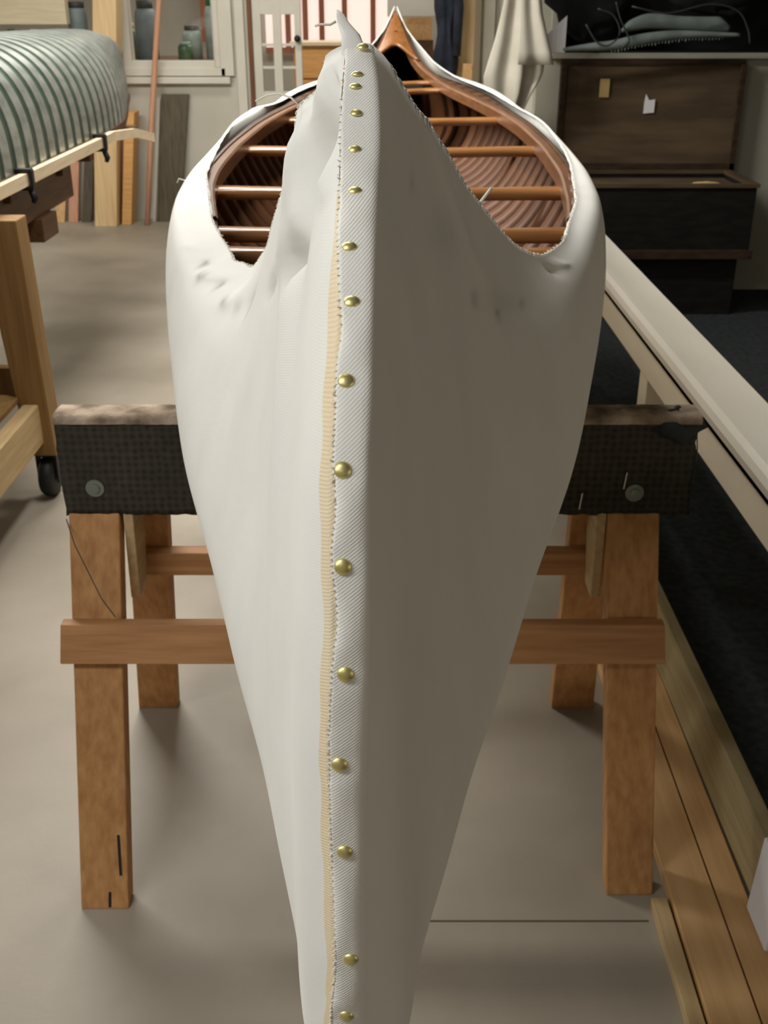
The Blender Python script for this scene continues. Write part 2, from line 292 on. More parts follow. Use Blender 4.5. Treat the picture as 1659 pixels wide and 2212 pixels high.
# cabinet, box, grey panel, jacket and post in the doorway
cb = thing('wooden_cabinet', 'honey coloured wooden cabinet in the room behind the doorway', 'cabinet', (-.56, 10.5, 0))
MB().box(-.26, .26, 0, .45, 0, 1.13).build('body', M['cab'], cb, bevel=.004); MB().box(-.29, .29, -.03, .46, 1.13, 1.165).build('top', M['cream'], cb, bevel=.004)
for z in (.60, .86): MB().box(-.245, .245, -.015, 0, z, z + .24).build('drawer', M['cab'], cb, bevel=.004)
sh = thing('storage_shelf', 'low dark shelf unit in the far room below the bright window', 'shelf', (.1, 11.2, 0))
MB().box(-.35, .55, 0, .4, 1.03, 1.06).build('top', M['reddish'], sh); MB().box(-.35, .55, .02, .4, 0, 1.03).build('body', M['carty'], sh)
tag(MB().box(.20, .45, 10.9, 11.1, 1.165, 1.36).build('box', M['pineb'], bevel=.004), 'pale wooden box behind the far canoe tip', 'box')
tag(MB().box(.18, .46, 10.85, 11.2, 0, 1.165).build('crate', M['carty'], bevel=.004), 'dark crate under the pale wooden box behind the far canoe tip', 'crate')
tag(MB().box(.03, .50, 10.6, 10.64, 1.37, 2.3).build('panel', M['bluegrey'].copy() if False else M['ceil'], bevel=.003), 'pale grey panel hanging above the far canoe tip', 'panel')
jk = thing('jacket', 'dark navy jacket hanging in the doorway beside the wooden post', 'jacket', (.425, 7.98, 0))
P = []
for i in range(18):
    z = 1.02 + .9 * i / 17; wdt = .075 + .015 * math.sin(i * .9) - .02 * (i / 17); P.append([(wdt * math.cos(a) + .008 * math.sin(3 * a + i * .2), .05 * math.sin(a) * (1 + .3 * math.sin(5 * a)), z) for a in np.linspace(0, 2 * math.pi, 24, endpoint=False)])
mb = MB(); mb.grid(P, closed=True); mb.add(P[0], [tuple(range(24))]); mb.add(P[-1], [tuple(range(24))]); mb.build('body', M['navy'], jk, True)
MB().tube([(.055, -.03, 1.75), (.078, -.05, 1.45), (.07, -.045, 1.15)], [.03, .035, .03], 10).build('sleeve', M['navy'], jk, True)
tag(MB().box(.50, .625, 8.06, 8.16, 0, 2.2).build('wooden_post', M['pine'], bevel=.004), 'wooden post between the hanging jacket and the white door casing', 'post')
tag(MB().box(.545, .61, 7.93, 8.03, 0, 1.10).build('short_board', M['pineb'], bevel=.004), 'short tan board standing in front of the wooden post', 'board')
# hung canvas
hc = thing('hung_canvas', 'off-white canvas sheet hanging in folds by the wall corner', 'cloth', (.69, 5.75, 1.0))
def sheet(rows, fold, dy, n=22):
    P = []
    for (z, xa, xb) in rows:
        P.append([(xa + (xb - xa) * t - .69, dy + fold * math.sin(t * 9 + z * 2.5) * (.4 + t), z - 1.0) for t in np.linspace(0, 1, n)])
    return MB().grid(P)
def solid(o, t): md = o.modifiers.new('solid', 'SOLIDIFY'); md.thickness = t; md.offset = 0; return o
def dense(rows, n=14):
    zs = [r[0] for r in rows][::-1]; fa = pchip(zs, [r[1] for r in rows][::-1]); fb = pchip(zs, [r[2] for r in rows][::-1])
    return [(z, fa(z), fb(z)) for z in np.linspace(zs[0], zs[-1], n)]
solid(sheet(dense([(1.95, .64, .74), (1.49, .585, .70), (1.30, .545, .70), (1.10, .495, .69), (1.0, .53, .66), (.9, .56, .63)]), .018, 0).build('sheet', M['cloth'], hc, True), .003)
solid(sheet(dense([(1.95, .66, .76), (1.49, .66, .76), (1.34, .66, .795), (1.20, .66, .838)]), .012, -.05).build('flap', M['cloth'], hc, True), .003)
solid(sheet(dense([(1.3, .66, .80), (1.18, .65, .80), (1.05, .645, .74), (.92, .62, .68)]), .02, .04).build('rear_fold', M['cloth'], hc, True), .003)
# dark sill load over the chest
tag(MB().box(.875, 3.2, 5.99, 6.06, 1.2435, 1.2535).build('black_liner', M['black']), 'black liner strip lying along the sill above the chest', 'liner')
def lump(cx, cy, cz, rx, ry, rz, seed, nz=14, na=26):
    r = np.random.RandomState(seed); ph = r.rand(6) * 6; P = []
    for i in range(nz):
        b = -math.pi / 2 + math.pi * i / (nz - 1); ring = []
        for j in range(na):
            a = 2 * math.pi * j / na; q = 1 + .14 * math.sin(3 * a + ph[0] + 2 * b) + .09 * math.sin(5 * a + ph[1] - 3 * b) + .06 * math.sin(7 * b + 2 * a + ph[2])
            ring.append((cx + rx * q * math.cos(b) * math.cos(a), cy + ry * q * math.cos(b) * math.sin(a), cz + rz * q * math.sin(b)))
        P.append(ring)
    return MB().grid(P, closed=True)
tag(lump(1.02, 5.93, 1.50, .19, .06, .17, 3).build('black_bag', M['black'], None, True), 'lumpy black bag over the sill right of the hung canvas', 'bag')
tag(lump(1.68, 5.925, 1.56, .27, .05, .12, 8).build('black_tarp', M['black'], None, True), 'crumpled black tarp piled above the fringed grey band', 'tarp')
def band(pts, hgt, fringe, name, lab, cat, by=5.86):
    o = thing(name, lab, cat, (pts[0][0], by, 1.25)); xs = [p[0] for p in pts]; fz = pchip(xs, [p[1] for p in pts]); fh = pchip(xs, hgt); P = []
    for x in np.linspace(xs[0], xs[-1], 50):
        z = fz(x) - 1.25; h = fh(x); P.append([(x - pts[0][0], -.012 * math.sin(math.pi * t) - .02, z + h * t) for t in np.linspace(0, 1, 7)])
    solid(MB().grid(P).build('strap', M['greyrub'], o, True), .012)
    if fringe:
        mb = MB()
        for x in np.linspace(fringe[0], fringe[1], 34):
            z = fz(x) - 1.25; mb.tube([(x - pts[0][0], -.02, z + .004), (x - pts[0][0] - .004, -.022, z - .012 - .008 * random.random())], [.005, .002], 5)
        mb.build('fringe', M['greyrub'], o)
    return o
band([(.90, 1.262), (1.1, 1.262), (1.3, 1.29), (1.5, 1.318), (1.78, 1.328)], [.004, .035, .045, .03, .006], (1.15, 1.7), 'fringed_band', 'long grey curved band with a fringed lower edge lying on the sill', 'band')
band([(1.20, 1.345), (1.24, 1.35), (1.34, 1.36), (1.5, 1.355), (1.68, 1.345), (1.74, 1.35)], [.006, .045, .066, .058, .066, .02], None, 'grey_hose', 'thick dull grey hose section above the fringed band', 'hose', 5.92)
for k, (pts, lb) in enumerate((([(1.0, 1.38), (1.06, 1.30), (1.12, 1.285), (1.17, 1.34), (1.13, 1.42), (1.05, 1.45)], 'grey wire loop left on the dark sill beside the paper'), ([(1.22, 1.46), (1.4, 1.43), (1.6, 1.47), (1.74, 1.44), (1.80, 1.36), (1.82, 1.29)], 'long grey wire arching over the hose section'), ([(1.14, 1.48), (1.17, 1.40), (1.22, 1.31), (1.19, 1.275)], 'short grey wire dangling between loop and hose'))):
    tag(MB().tube([tuple(cat(np.array([(a, 5.80 - .004 * i, b) for i, (a, b) in enumerate(pts)]), t)) for t in np.linspace(0, 1, 24)], .0045, 6).build('wire', M['wire'], None, True), lb, 'wire', 'grey wires on the sill')
P = [[(.80 + .11 * t, 5.83 + .01 * math.sin(3 * t), 1.25 + (.07 + .10 * t) * q) for t in np.linspace(0, 1, 6)] for q in np.linspace(0, 1, 5)]
tag(solid(MB().grid(P).build('paper_sheet', M['paper']), .002), 'small white paper sheet propped between hung canvas and black bag', 'paper')
# ------------------------------------------------------------ tool chest
ch = thing('wooden_chest', 'old dark wooden chest with its lid standing open against the wall', 'chest', (1.44, 5.45, 0))
X0, X1 = -.50, .41
b = MB(); b.box(X0, X1, 0, .03, .33, .65); b.box(X0, X1, .47, .50, .33, .65); b.box(X0, X0 + .03, .03, .47, .33, .65); b.box(X1 - .03, X1, .03, .47, .33, .65); b.box(X0, X1, 0, .5, .30, .33)
b.build('body', M['chestblk'], ch, bevel=.004)
MB().box(X0 - .01, X1 + .015, -.02, .0, .30, .345).build('ledge', M['chest'], ch, bevel=.003)
MB().box(X0 + .04, X1 - .04, .03, .48, 0, .30).build('plinth', M['chestblk'], ch, bevel=.004)
r = MB(); r.box(X0, X1 + .01, -.01, .02, .65, .668); r.box(X0, X0 + .04, .02, .48, .65, .668); r.box(X1 - .03, X1 + .01, .02, .48, .65, .668); r.box(X0, X1 + .01, .48, .505, .65, .668); r.build('rim', M['chestlid'], ch)
MB().box(X0 + .05, X1 - .04, .03, .45, .615, .633).build('tray', M['chestlid'], ch)
l = MB(); l.hexa([(-.51, .505, .66), (.44, .505, .66), (.44, .53, .66), (-.51, .53, .66), (-.52, .535, 1.212), (.43, .535, 1.212), (.43, .56, 1.212), (-.52, .56, 1.212)])
lid = l.build('lid', M['chestlid'], ch, bevel=.003)
fr = MB()
for (xa, xb, za, zb) in ((-.52, .435, 1.185, 1.212), (-.52, -.495, .66, 1.19), (.41, .435, .66, 1.19), (-.51, .435, .66, .70)):
    fr.box(xa, xb, .495 + .03 * (za - .66) / .55, .53 + .03 * (zb - .66) / .55, za, zb)
fr.build('lid_frame', M['chest'], lid)
MB().box(-.315, -.265, .512, .519, 1.03, 1.12).build('paper_label', M['label'], lid)
MB().add([(-.075, .512, .95), (-.02, .512, .955), (-.02, .512, 1.02), (-.05, .512, 1.015), (-.07, .512, 1.045), (-.075, .512, 1.0), (-.075, .516, .95), (-.02, .516, .955), (-.02, .516, 1.02), (-.05, .516, 1.015), (-.07, .516, 1.045), (-.075, .516, 1.0)], [(0, 1, 2, 3, 4, 5), (6, 7, 8, 9, 10, 11)] + [(i, (i + 1) % 6, 6 + (i + 1) % 6, 6 + i) for i in range(6)]).build('torn_label', M['paper'], lid)
MB().lathe([(0, 0), (.028, 0), (.028, .018), (0, .018)], (X1 - .002, .25, .5), 12, 'X').build('handle', M['iron'], ch)
pc = thing('paper_scrap', 'pale crumpled paper scrap lying on the tray in the open chest', 'paper', (1.62, 5.56, .640))
lump(0, 0, .012, .075, .03, .011, 5, 8, 16).build('scrap', M['label'], pc, True)
# ------------------------------------------------------------ white rail bench on the right
rb = thing('rail_bench', 'long narrow white-topped bench running along the dark carpet on the right', 'bench', (.72, 2.2, 0))
P = []
for y in (-1.4, 2.15): P.append([(-.062 + .0, y, -.03), (-.066, y, -.012), (-.062, y, .003), (-.05, y, .01), (.052, y, .012), (.056, y, .006), (.056, y, -.028)])
mb = MB(); mb.grid([[(p[0], p[1], p[2] + .733) for p in q] for q in P], closed=True); mb.add([(p[0], p[1], p[2] + .733) for p in P[0]], [tuple(range(7))]); mb.add([(p[0], p[1], p[2] + .733) for p in P[1]], [tuple(range(7))]); mb.build('top_cap', M['whiteb'], rb)
MB().box(-.05, -.028, -1.38, 2.13, .605, .70).build('apron', M['apron'], rb, bevel=.003)
MB().box(-.05, .03, -1.38, 2.13, .68, .703).build('cleat', M['tanboard'], rb)
MB().box(-.06, -.03, -1.38, 2.13, .02, .165).build('bottom_rail', M['tanboard'], rb, bevel=.003)
for y in (.40, 1.9): MB().box(-.047, .02, y, y + .085, .0, .70).build('leg', M['apron'], rb, bevel=.003)
MB().box(-.047, .05, -1.30, -1.22, 0, .70).build('leg', M['whiteb'], rb, bevel=.003)
tag(MB().hexa([(.640, 1.30, .028), (.659, 1.30, .028), (.659, 1.40, .028), (.640, 1.40, .028), (.648, 1.30, .19), (.659, 1.30, .19), (.659, 1.40, .19), (.648, 1.40, .19)]).build('white_block', M['paper'], bevel=.004), 'white block standing on the lumber at the lower right corner', 'block')
for k, (x0, x1, z, ma, lb) in enumerate(((.478, .510, .020, 'cartlight', 'pale narrow batten on the floor, innermost of the lumber beside the canoe'), (.514, .594, .026, 'pineb', 'pine board on the floor between the pale batten and the outer board'), (.598, .653, .022, 'pineb', 'pine board on the floor right against the bench bottom rail'))):
    q = .012
    w = MB(); w.hexa([(x0 - .006, .7, 0), (x1 - .006, .7, 0), (x1 + q, 2.6, 0), (x0 + q, 2.6, 0), (x0 - .006, .7, z), (x1 - .006, .7, z), (x1 + q, 2.6, z), (x0 + q, 2.6, z)])
    if x0 < .49: w = MB(); w.hexa([(x0 + .002, .7, 0), (x1 - .006, .7, 0), (x1 - .001, 1.43, 0), (x0 + .002, 1.43, 0), (x0 + .002, .7, z), (x1 - .006, .7, z), (x1 - .001, 1.43, z), (x0 + .002, 1.43, z)])
    tag(w.build('floor_board', M[ma], bevel=.0015), lb, 'board', 'lumber lying beside the bench')
# ------------------------------------------------------------ banded canoe form on its cart
FX = -1.60
fm = thing('canoe_form', 'upside-down dark green canoe building form wrapped in galvanised bands', 'canoe form', (FX, 4.0, .98))
fB = pchip([0.8, 1.6, 2.6, 3.8, 4.7, 5.2, 5.6, 6.0, 6.4, 6.7, 7.0], [.25, .34, .40, .42, .415, .385, .315, .235, .15, .09, .03])
fH = pchip([0.8, 2, 4, 5.8, 6.4, 6.8, 7.0], [.39, .385, .38, .375, .34, .29, .2])
def fsec(D, t, off=0):                                            # t 0..pi from right gunwale over the keel
    Bq, Hq = fB(D) + off, fH(D) + off; cx, sx = math.cos(t), math.sin(t)
    return (math.copysign(abs(cx) ** .62, cx) * Bq, D - 4.0, abs(sx) ** .78 * Hq)
ts = np.linspace(0, math.pi, 40); Ds = np.concatenate([np.linspace(.8, 6.2, 30), np.linspace(6.3, 7.0, 14)])
mb = MB(); P = [[fsec(D, t) for t in ts] for D in Ds]; mb.grid(P); mb.add(P[-1], [tuple(range(40))]); mb.add(P[0], [tuple(range(40))]); mb.build('shell', M['green'], fm, True)
D = 1.0
while D < 6.85:
    wd_ = .072; mb = MB(); dd = [D, D + wd_]
    P = [[fsec(D, t, 0) for t in ts], [fsec(D, t, .005) for t in ts], [fsec(D + wd_, t, .005) for t in ts], [fsec(D + wd_, t, 0) for t in ts]]
    mb.grid(P); ob = mb.build('metal_band', M['steel'], fm)
    ob.data.polygons.foreach_set('use_smooth', [True] * len(ob.data.polygons))
    try: ob.data.set_sharp_from_angle(angle=math.radians(40))
    except Exception: pass
    D += .122
gn = MB(); P = []
for D in np.linspace(.9, 6.95, 50):
    B = fB(D); P.append([(B - .01, D - 4, -.03), (B + .012, D - 4, -.03), (B + .012, D - 4, .0), (B - .01, D - 4, .0)])
gn.grid(P, closed=True); gn.build('gunwale_strip', M['carty'], fm)
gn = MB(); gn.grid([[(-p[0], p[1], p[2]) for p in r_] for r_ in P], closed=True); gn.build('gunwale_strip', M['carty'], fm)
ct = thing('wooden_cart', 'wheeled wooden cart carrying the banded canoe form at the left', 'cart', (-1.5, 3.6, 0))
def cbox(n, m, x0, x1, y0, y1, z0, z1, **k): return MB().box(x0 + 1.5, x1 + 1.5, y0 - 3.6, y1 - 3.6, z0, z1).build(n, M[m], ct, bevel=.004, **k)
cbox('long_rail', 'carty', -1.25, -1.20, 1.0, 4.25, .80, .93); cbox('long_rail', 'carty', -1.92, -1.87, 1.0, 6.2, .80, .93)
for y in (1.4, 2.2, 3.45, 4.05, 4.45, 5.3): cbox('cross_beam', 'carty', -2.0, -1.175, y, y + .07, .90, .949)
for y in (2.6, 3.75): cbox('block', 'carty', -1.25, -1.18, y, y + .18, .72, .80)
for sx, y in ((-1.10, 3.22), (-1.10, 1.2), (-2.0, 3.22), (-2.0, 1.2)):
    tx = -.035 if sx > -1.5 else .035
    MB().hexa([(sx + 1.5 - .045, y - 3.6 - .045, .155), (sx + 1.5 + .045, y - 3.6 - .045, .155), (sx + 1.5 + .045, y - 3.6 + .045, .155), (sx + 1.5 - .045, y - 3.6 + .045, .155), (sx + 1.5 - .06 + tx, y - 3.65, .90), (sx + 1.5 + .06 + tx, y - 3.65, .90), (sx + 1.5 + .06 + tx, y - 3.55, .90), (sx + 1.5 - .06 + tx, y - 3.55, .90)]).build('leg', M['cart'], ct, bevel=.004)
    mb = MB(); mb.box(sx + 1.5 - .03, sx + 1.5 + .03, y - 3.63, y - 3.57, .145, .156); mb.box(sx + 1.5 - .034, sx + 1.5 - .028, y - 3.62, y - 3.58, .05, .15); mb.box(sx + 1.5 + .028, sx + 1.5 + .034, y - 3.62, y - 3.58, .05, .15)
    fo = mb.build('caster_fork', M['iron'], ct)
    MB().lathe([(0, -.022), (.06, -.022), (.068, -.012), (.068, .012), (.06, .022), (0, .022)], (sx + 1.5, y - 3.6, .069), 24, 'X').build('caster_wheel', M['rubber'], fo, True)
for x in (-1.14, -2.05): cbox('low_stretcher', 'cartlight', x, x + .05, 1.2, 3.2, .20, .33)
cbox('end_stretcher', 'cart', -2.0, -1.14, 3.27, 3.31, .30, .42); cbox('lower_shelf', 'cart', -2.0, -1.15, 1.25, 3.2, .335, .355)
P = []
for D, x, z in ((1.0, -1.153, .962), (3, -1.153, .962), (4.5, -1.153, .962), (4.75, -1.15, .966), (4.95, -1.10, .958), (5.08, -1.05, .925)): P.append([(x - .012, D, z - .019), (x + .012, D, z - .019), (x + .012, D, z + .019), (x - .012, D, z + .019)])
mb = MB(); mb.grid(P, closed=True); mb.add(P[0], [(0, 1, 2, 3)]); mb.add(P[-1], [(0, 1, 2, 3)])
tag(mb.build('wood_strip', M['ribband']), 'long pale wood strip clamped along the bottom edge of the canoe form', 'strip')
for y, lb in ((2.4, 'black spring clamp on the pale strip, nearest the camera'), (3.55, 'black spring clamp hanging from the pale strip near the photo edge'), (4.55, 'black spring clamp at the far end of the pale strip')):
    c = thing('clamp', lb, 'clamp', (-1.15, y, .962), 0, 'clamps on the pale strip')
    mb = MB(); mb.box(-.03, .022, -.014, .014, .020, .034); mb.box(.014, .024, -.014, .014, -.03, .03); mb.box(-.025, .022, -.014, .014, -.034, -.020); mb.build('jaw', M['iron'], c, bevel=.003)
    MB().tube([(.01, 0, -.03), (.02, 0, -.06), (.016, -.005, -.075)], [.011, .012, .008], 8).build('handle', M['iron'], c, True)
# ------------------------------------------------------------ sawhorse
sw = thing('sawhorse', 'wooden sawhorse with a carpet-wrapped beam standing under the white canoe', 'sawhorse', (0, 1.735, 0))
MB().box(-.562, .535, .006, .056, .645, .822).build('beam', M['horsex'], sw)
def rough_box(x0, x1, y0, y1, z0, z1, nx, nz, amp, seed):
    r = np.random.RandomState(seed); ring = [(y0, z0 + (z1 - z0) * t) for t in np.linspace(0, 1, nz)] + [(y0 + (y1 - y0) * t, z1) for t in np.linspace(.15, .85, 5)] + [(y1, z1 - (z1 - z0) * t) for t in np.linspace(0, 1, nz)]
    P = []
    for x in np.linspace(x0, x1, nx): P.append([(x + r.randn() * amp, y + r.randn() * amp * .7, z + r.randn() * amp) for y, z in ring])
    P = np.array(P); mb = MB(); mb.grid(P, closed=True); n = len(ring); mb.add(P[0], [tuple(range(n))]); mb.add(P[-1], [tuple(range(n))]); return mb
cp = rough_box(-.574, .548, 0, .062, .637, .822, 90, 14, .0012, 2).build('carpet_wrap', M['carpet'], sw, True)
P = []
r_ = np.random.RandomState(4)
for x in np.linspace(-.574, .552, 120):
    hgt = .0045 + .003 * r_.rand(); P.append([(x, -.004 + .002 * r_.randn() * .3, .812), (x, -.005, .82), (x, .002, .824 + hgt * .6), (x, .03, .822 + hgt), (x, .06, .823 + hgt * .5), (x, .067, .815)])
MB().grid(P).build('worn_pile', M['carpettop'], cp, True)
lump(.515, .03, .80, .05, .045, .026, 11, 10, 20).build('torn_end', M['mat'], cp, True)
for x, z in ((-.516, .690), (.448, .681)):
    wo = MB().lathe([(0, 0), (.0165, 0), (.0165, -.002), (.009, -.0025), (.0085, -.005), (0, -.006)], (x, -.0005, z), 28, 'Y').build('washer', M['washer'], sw, False)
for x, z, a in ((.428, .705, .1), (.352, .665, .15)):
    MB().tube([(x, -.002, z - .016), (x + .003, -.0025, z + .016)], .0016, 6).build('staple', M['staple'], sw)
def leg(x0t, x1t, x0b, x1b, yt, yb, th, mat='horse'):
    return MB().hexa([(x0b, yb, 0), (x1b, yb, 0), (x1b, yb + th, 0), (x0b, yb + th, 0), (x0t, yt, .64), (x1t, yt, .64), (x1t, yt + th, .64), (x0t, yt + th, .64)]).build('leg', M[mat], sw, bevel=.003)
lg = leg(-.570, -.478, -.545, -.459, .0, -.314, .04)
for (x, z0, z1, dx) in ((-.474, .055, .12, .012), (-.4935, .004, .028, 0)):
    mb = MB()
    yy = lambda z: -.314 + .314 * z / .64 - .0008
    mb.add([(x - .002, yy(z0), z0), (x + .003, yy(z0), z0), (x + .003 - dx * .4, yy(z1), z1), (x - .002 - dx * .4, yy(z1), z1), (x - .002, yy(z0) + .004, z0), (x + .003, yy(z0) + .004, z0), (x + .003 - dx * .4, yy(z1) + .004, z1), (x - .002 - dx * .4, yy(z1) + .004, z1)], [(0, 1, 2, 3), (4, 5, 6, 7), (0, 1, 5, 4), (1, 2, 6, 5), (2, 3, 7, 6), (3, 0, 4, 7)])
    mb.build('ink_mark', M['ink'], lg)
leg(.404, .498, .406, .491, .0, -.281, .04)
leg(-.480, -.405, -.567, -.478, .062, .292, .038); leg(.352, .43, .387, .484, .062, .292, .038)
MB().hexa([(-.578, -.138, .407), (.502, -.138, .407), (.502, -.115, .407), (-.578, -.115, .407), (-.578, -.107, .470), (.502, -.107, .470), (.502, -.084, .470), (-.578, -.084, .470)]).build('front_rail', M['horsex'], sw, bevel=.002)
MB().box(-.47, .46, .066, .10, .475, .523).build('back_rail', M['horsex'], sw, bevel=.002)
for sx in (-1, 1):
    xa = -.472 if sx < 0 else .385
    MB().hexa([(xa, -.01, .47), (xa + .018, -.01, .47), (xa + .018, .05, .47), (xa, .05, .47), (xa, -.0, .64), (xa + .018, .0, .64), (xa + .018, .10, .64), (xa, .10, .64)]).build('gusset', M['cartlight'], sw, bevel=.002)
mb = MB(); mb.tube([(-.574, -.004, .63), (-.55, -.05, .60), (-.50, -.10, .52), (-.478, -.105, .485)], .0011, 5); mb.build('string', M['dgrey'], sw)
mb = MB(); mb.tube([(.552, .03, .80), (.556, .02, .76), (.554, .01, .70), (.545, .005, .68)], .0012, 5); mb.build('loose_yarn', M['dgrey'], cp)
# ------------------------------------------------------------ the canvas covered canoe
AX0, AXS = -.0168, .0141                       # centre line X = AX0 + AXS * (D - .40)
KZ = .832                                      # keel height over the floor
cn = thing('canvas_covered_canoe', 'wood canoe freshly covered in white canvas, bow toward the camera on a sawhorse', 'canoe', (AX0, .40, KZ), -math.atan(AXS))
# stem profile: v -> distance D from the viewpoint side, height z above the keel
SV = [0, .1, .2, .3, .4, .5, .55, .6, .65, .7, .75, .8, .85, .9, .95, .975, 1]
fSD = pchip(SV, [.56, .50, .445, .413, .402, .400, .400, .405, .410, .414, .424, .441, .473, .556, .680, .733, .800])
fSZ = pchip(SV, [0, .012, .04, .08, .12, .16, .193, .258, .306, .352, .404, .447, .480, .522, .5575, .588, .613])
# canvas edge (sheer): distance, half breadth, height
SR = [(.80, .0095, .612), (.82, .0149, .603), (.85, .0235, .586), (.88, .033, .569), (.94, .0502, .543), (.98, .0626, .524), (1.04, .0828, .488), (1.09, .1031, .459), (1.16, .1331, .419), (1.22, .1592, .389), (1.3, .1931, .364), (1.4, .2247, .351), (1.48, .2486, .347), (1.63, .2785, .348), (1.8, .3131, .347), (2.08, .3501, .343), (2.32, .3787, .342), (2.62, .4015, .342), (3.2, .4243, .341), (3.6, .4057, .34), (4.1, .3426, .359), (4.55, .2493, .378), (4.9, .1764, .411), (5.1, .1145, .469), (5.27, .0491, .544), (5.36, .0069, .63)]
SL = [(.80, .0298, .612), (.83, .0313, .600), (.87, .0368, .583), (.90, .0583, .564), (.95, .066, .540), (1.02, .0779, .501), (1.06, .0895, .479), (1.14, .1116, .428), (1.2, .1265, .392), (1.22, .1338, .381), (1.28, .1556, .353), (1.33, .1723, .347), (1.37, .1909, .342), (1.42, .2026, .343), (1.5, .2277, .348), (1.6, .2541, .349), (1.75, .2832, .348), (1.97, .3233, .345), (2.15, .3559, .342), (2.48, .3905, .341), (2.85, .4237, .341), (3.2, .4427, .342), (3.6, .4480, .338), (3.8, .405, .338), (4.1, .34, .359), (4.55, .2493, .378), (4.9, .1764, .411), (5.1, .1145, .469), (5.27, .0491, .544), (5.36, .0069, .63)]
def tab(L): a = list(zip(*L)); return pchip(a[0], a[1]), pchip(a[0], a[2])
fbS = {1: tab(SR), -1: tab(SL)}
# fullest line of the hull (bilge)
_m = [(.400, .0085, .16), (.43, .0298, .103), (.499, .0425, .108), (.566, .0605, .113), (.674, .0885, .118), (.791, .1262, .128), (.947, .1731, .138), (1.161, .2392, .148), (1.383, .2916, .158), (1.566, .3316, .168), (1.787, .3736, .183), (1.998, .4046, .20), (2.35, .432, .21), (3.08, .445, .215)]
_m = [(a, b * (.965 if i else 1), c) for i, (a, b, c) in enumerate(_m)]
_m = _m + [(6.16 - a, b, c) for a, b, c in _m[-2::-1]]
fbM, fzM = tab(_m)
_d = [(.80, .400), (.83, .43), (.86, .499), (.90, .566), (.97, .674), (1.06, .791), (1.2, .947), (1.3, 1.161), (1.45, 1.383), (1.6, 1.566), (1.8, 1.787), (2.0, 1.998), (2.35, 2.35), (3.08, 3.08)]
_d = _d + [(6.16 - a, 6.16 - b) for a, b in _d[-2::-1]]
fdM = pchip([a for a, b in _d], [b for a, b in _d])
_k = [(.80, .56), (.9, .66), (1.2, 1.05), (1.6, 1.56), (2.0, 2.0), (3.08, 3.08)]; _k = _k + [(6.16 - a, 6.16 - b) for a, b in _k[-2::-1]]
fdK = pchip([a for a, b in _k], [b for a, b in _k])
_x = [.80, .84, 1.0, 1.2, 1.4, 1.8, 3.08]; _x = _x + [6.16 - a for a in _x[-2::-1]]
def sy(L): return L + L[-2::-1]
fQ = pchip(_x, sy([.5, .55, .55, .40, .20, .12, .18])); fR_ = pchip(_x, sy([.54, .54, .52, .60, .76, .86, .84])); fT = pchip(_x, sy([.06, .08, .3, .4, .5, .5, .5]))
def ctrl(side, ds):
    bs, zs = fbS[side][0](ds), fbS[side][1](ds); dm = fdM(ds); bm, zm = fbM(dm), fzM(dm); dk = fdK(ds); q, r, t = fQ(ds), fR_(ds), fT(ds)
    e = min(min(ds - .8, 5.36 - ds) / .10, 1); e = max(e, 0)
    K = (0.0, dk, 0.0); A = (.70 * bm, dk + (dm - dk) * (.72 - .1 * e), .25 * zm + (1 - e) * .25 * 0)
    U = (bm + (bs - bm) * q, dm + (ds - dm) * t, zm + (zs - zm) * r)
    return np.array([K, A, (bm, dm, zm), U, (bs, ds, zs)])
fLx = pchip([0, .4778, .55, .65, .73, .80, .87, .93, .975, 1], [-.0095, -.0105, -.0092, -.0102, -.0075, -.0078, -.0068, -.0125, -.015, -.015])
fRx = pchip([0, .4778, .6, .65, .73, .80, .85, .9, .93, .955, .975, 1], [.005, .0052, .006, .007, .0094, .0094, .0105, .0100, .0098, .0104, .0087, .003])
# tension folds in the cloth: side, distance, v, widths, depth, skew
FOLDS = [(-1, 1.055, .884, .018, .014, -.006, -.5),
    (-1, 1.20, .890, .016, .035, -.004, -.5), (-1, 1.335, .884, .016, .04, -.005, -.5), (-1, 1.425, .872, .016, .04, -.005, -.5), (-1, 1.265, .89, .02, .05, .006, -.5), (-1, 1.38, .88, .018, .05, .006, -.5), (-1, 1.50, .87, .02, .05, .005, -.5),
    (1, .99, .955, .018, .05, .0045, -1.6), (1, 1.05, .87, .025, .03, -.002, -.5), (1, 1.12, .865, .022, .03, -.0025, -.5), (1, 1.20, .88, .02, .03, -.003, -.5), (1, 1.33, .915, .014, .04, -.008, -.5), (1, 1.375, .92, .014, .04, .006, -.5)]
CREASE = [(-1, [(.812, .968), (.85, .952), (.876, .936), (.890, .906), (.942, .887)], .014, -.024), (-1, [(.835, .985), (.90, .968), (.94, .94), (.96, .91), (.99, .90)], .012, .007)]
def polydist(p, q, pts):
    best = 9
    for (a, b), (c, d) in zip(pts[:-1], pts[1:]):
        ux, uy = c - a, d - b; t = max(0, min(1, ((p - a) * ux + (q - b) * uy) / (ux * ux + uy * uy))); best = min(best, math.hypot(p - a - ux * t, q - b - uy * t))
    return best
def stemx(side, v): return fLx(v) if side < 0 else fRx(v)
def hull(side, ds, v):                          # -> signed lateral offset, D, z above keel
    p = cat(ctrl(side, ds), v)
    t = min(max((ds - .80) / .30, 0), 1); k = (1 - t) ** 3
    if k > 0:
        c0 = cat(ctrl(side, .80), v); sp = np.array([abs(stemx(side, v)), fSD(v), fSZ(v)])
        if side < 0 and v > .95:                # the loose left edge stays out at the tip
            sp[0] += 0
        dl = sp - c0
        if side < 0 and v > .93: dl[0] *= 1 - min((ds - .8) / .02, 1)
        p = p + dl * np.array([k ** 4, k, k])
    return side * max(p[0], 0.0), p[1], p[2]
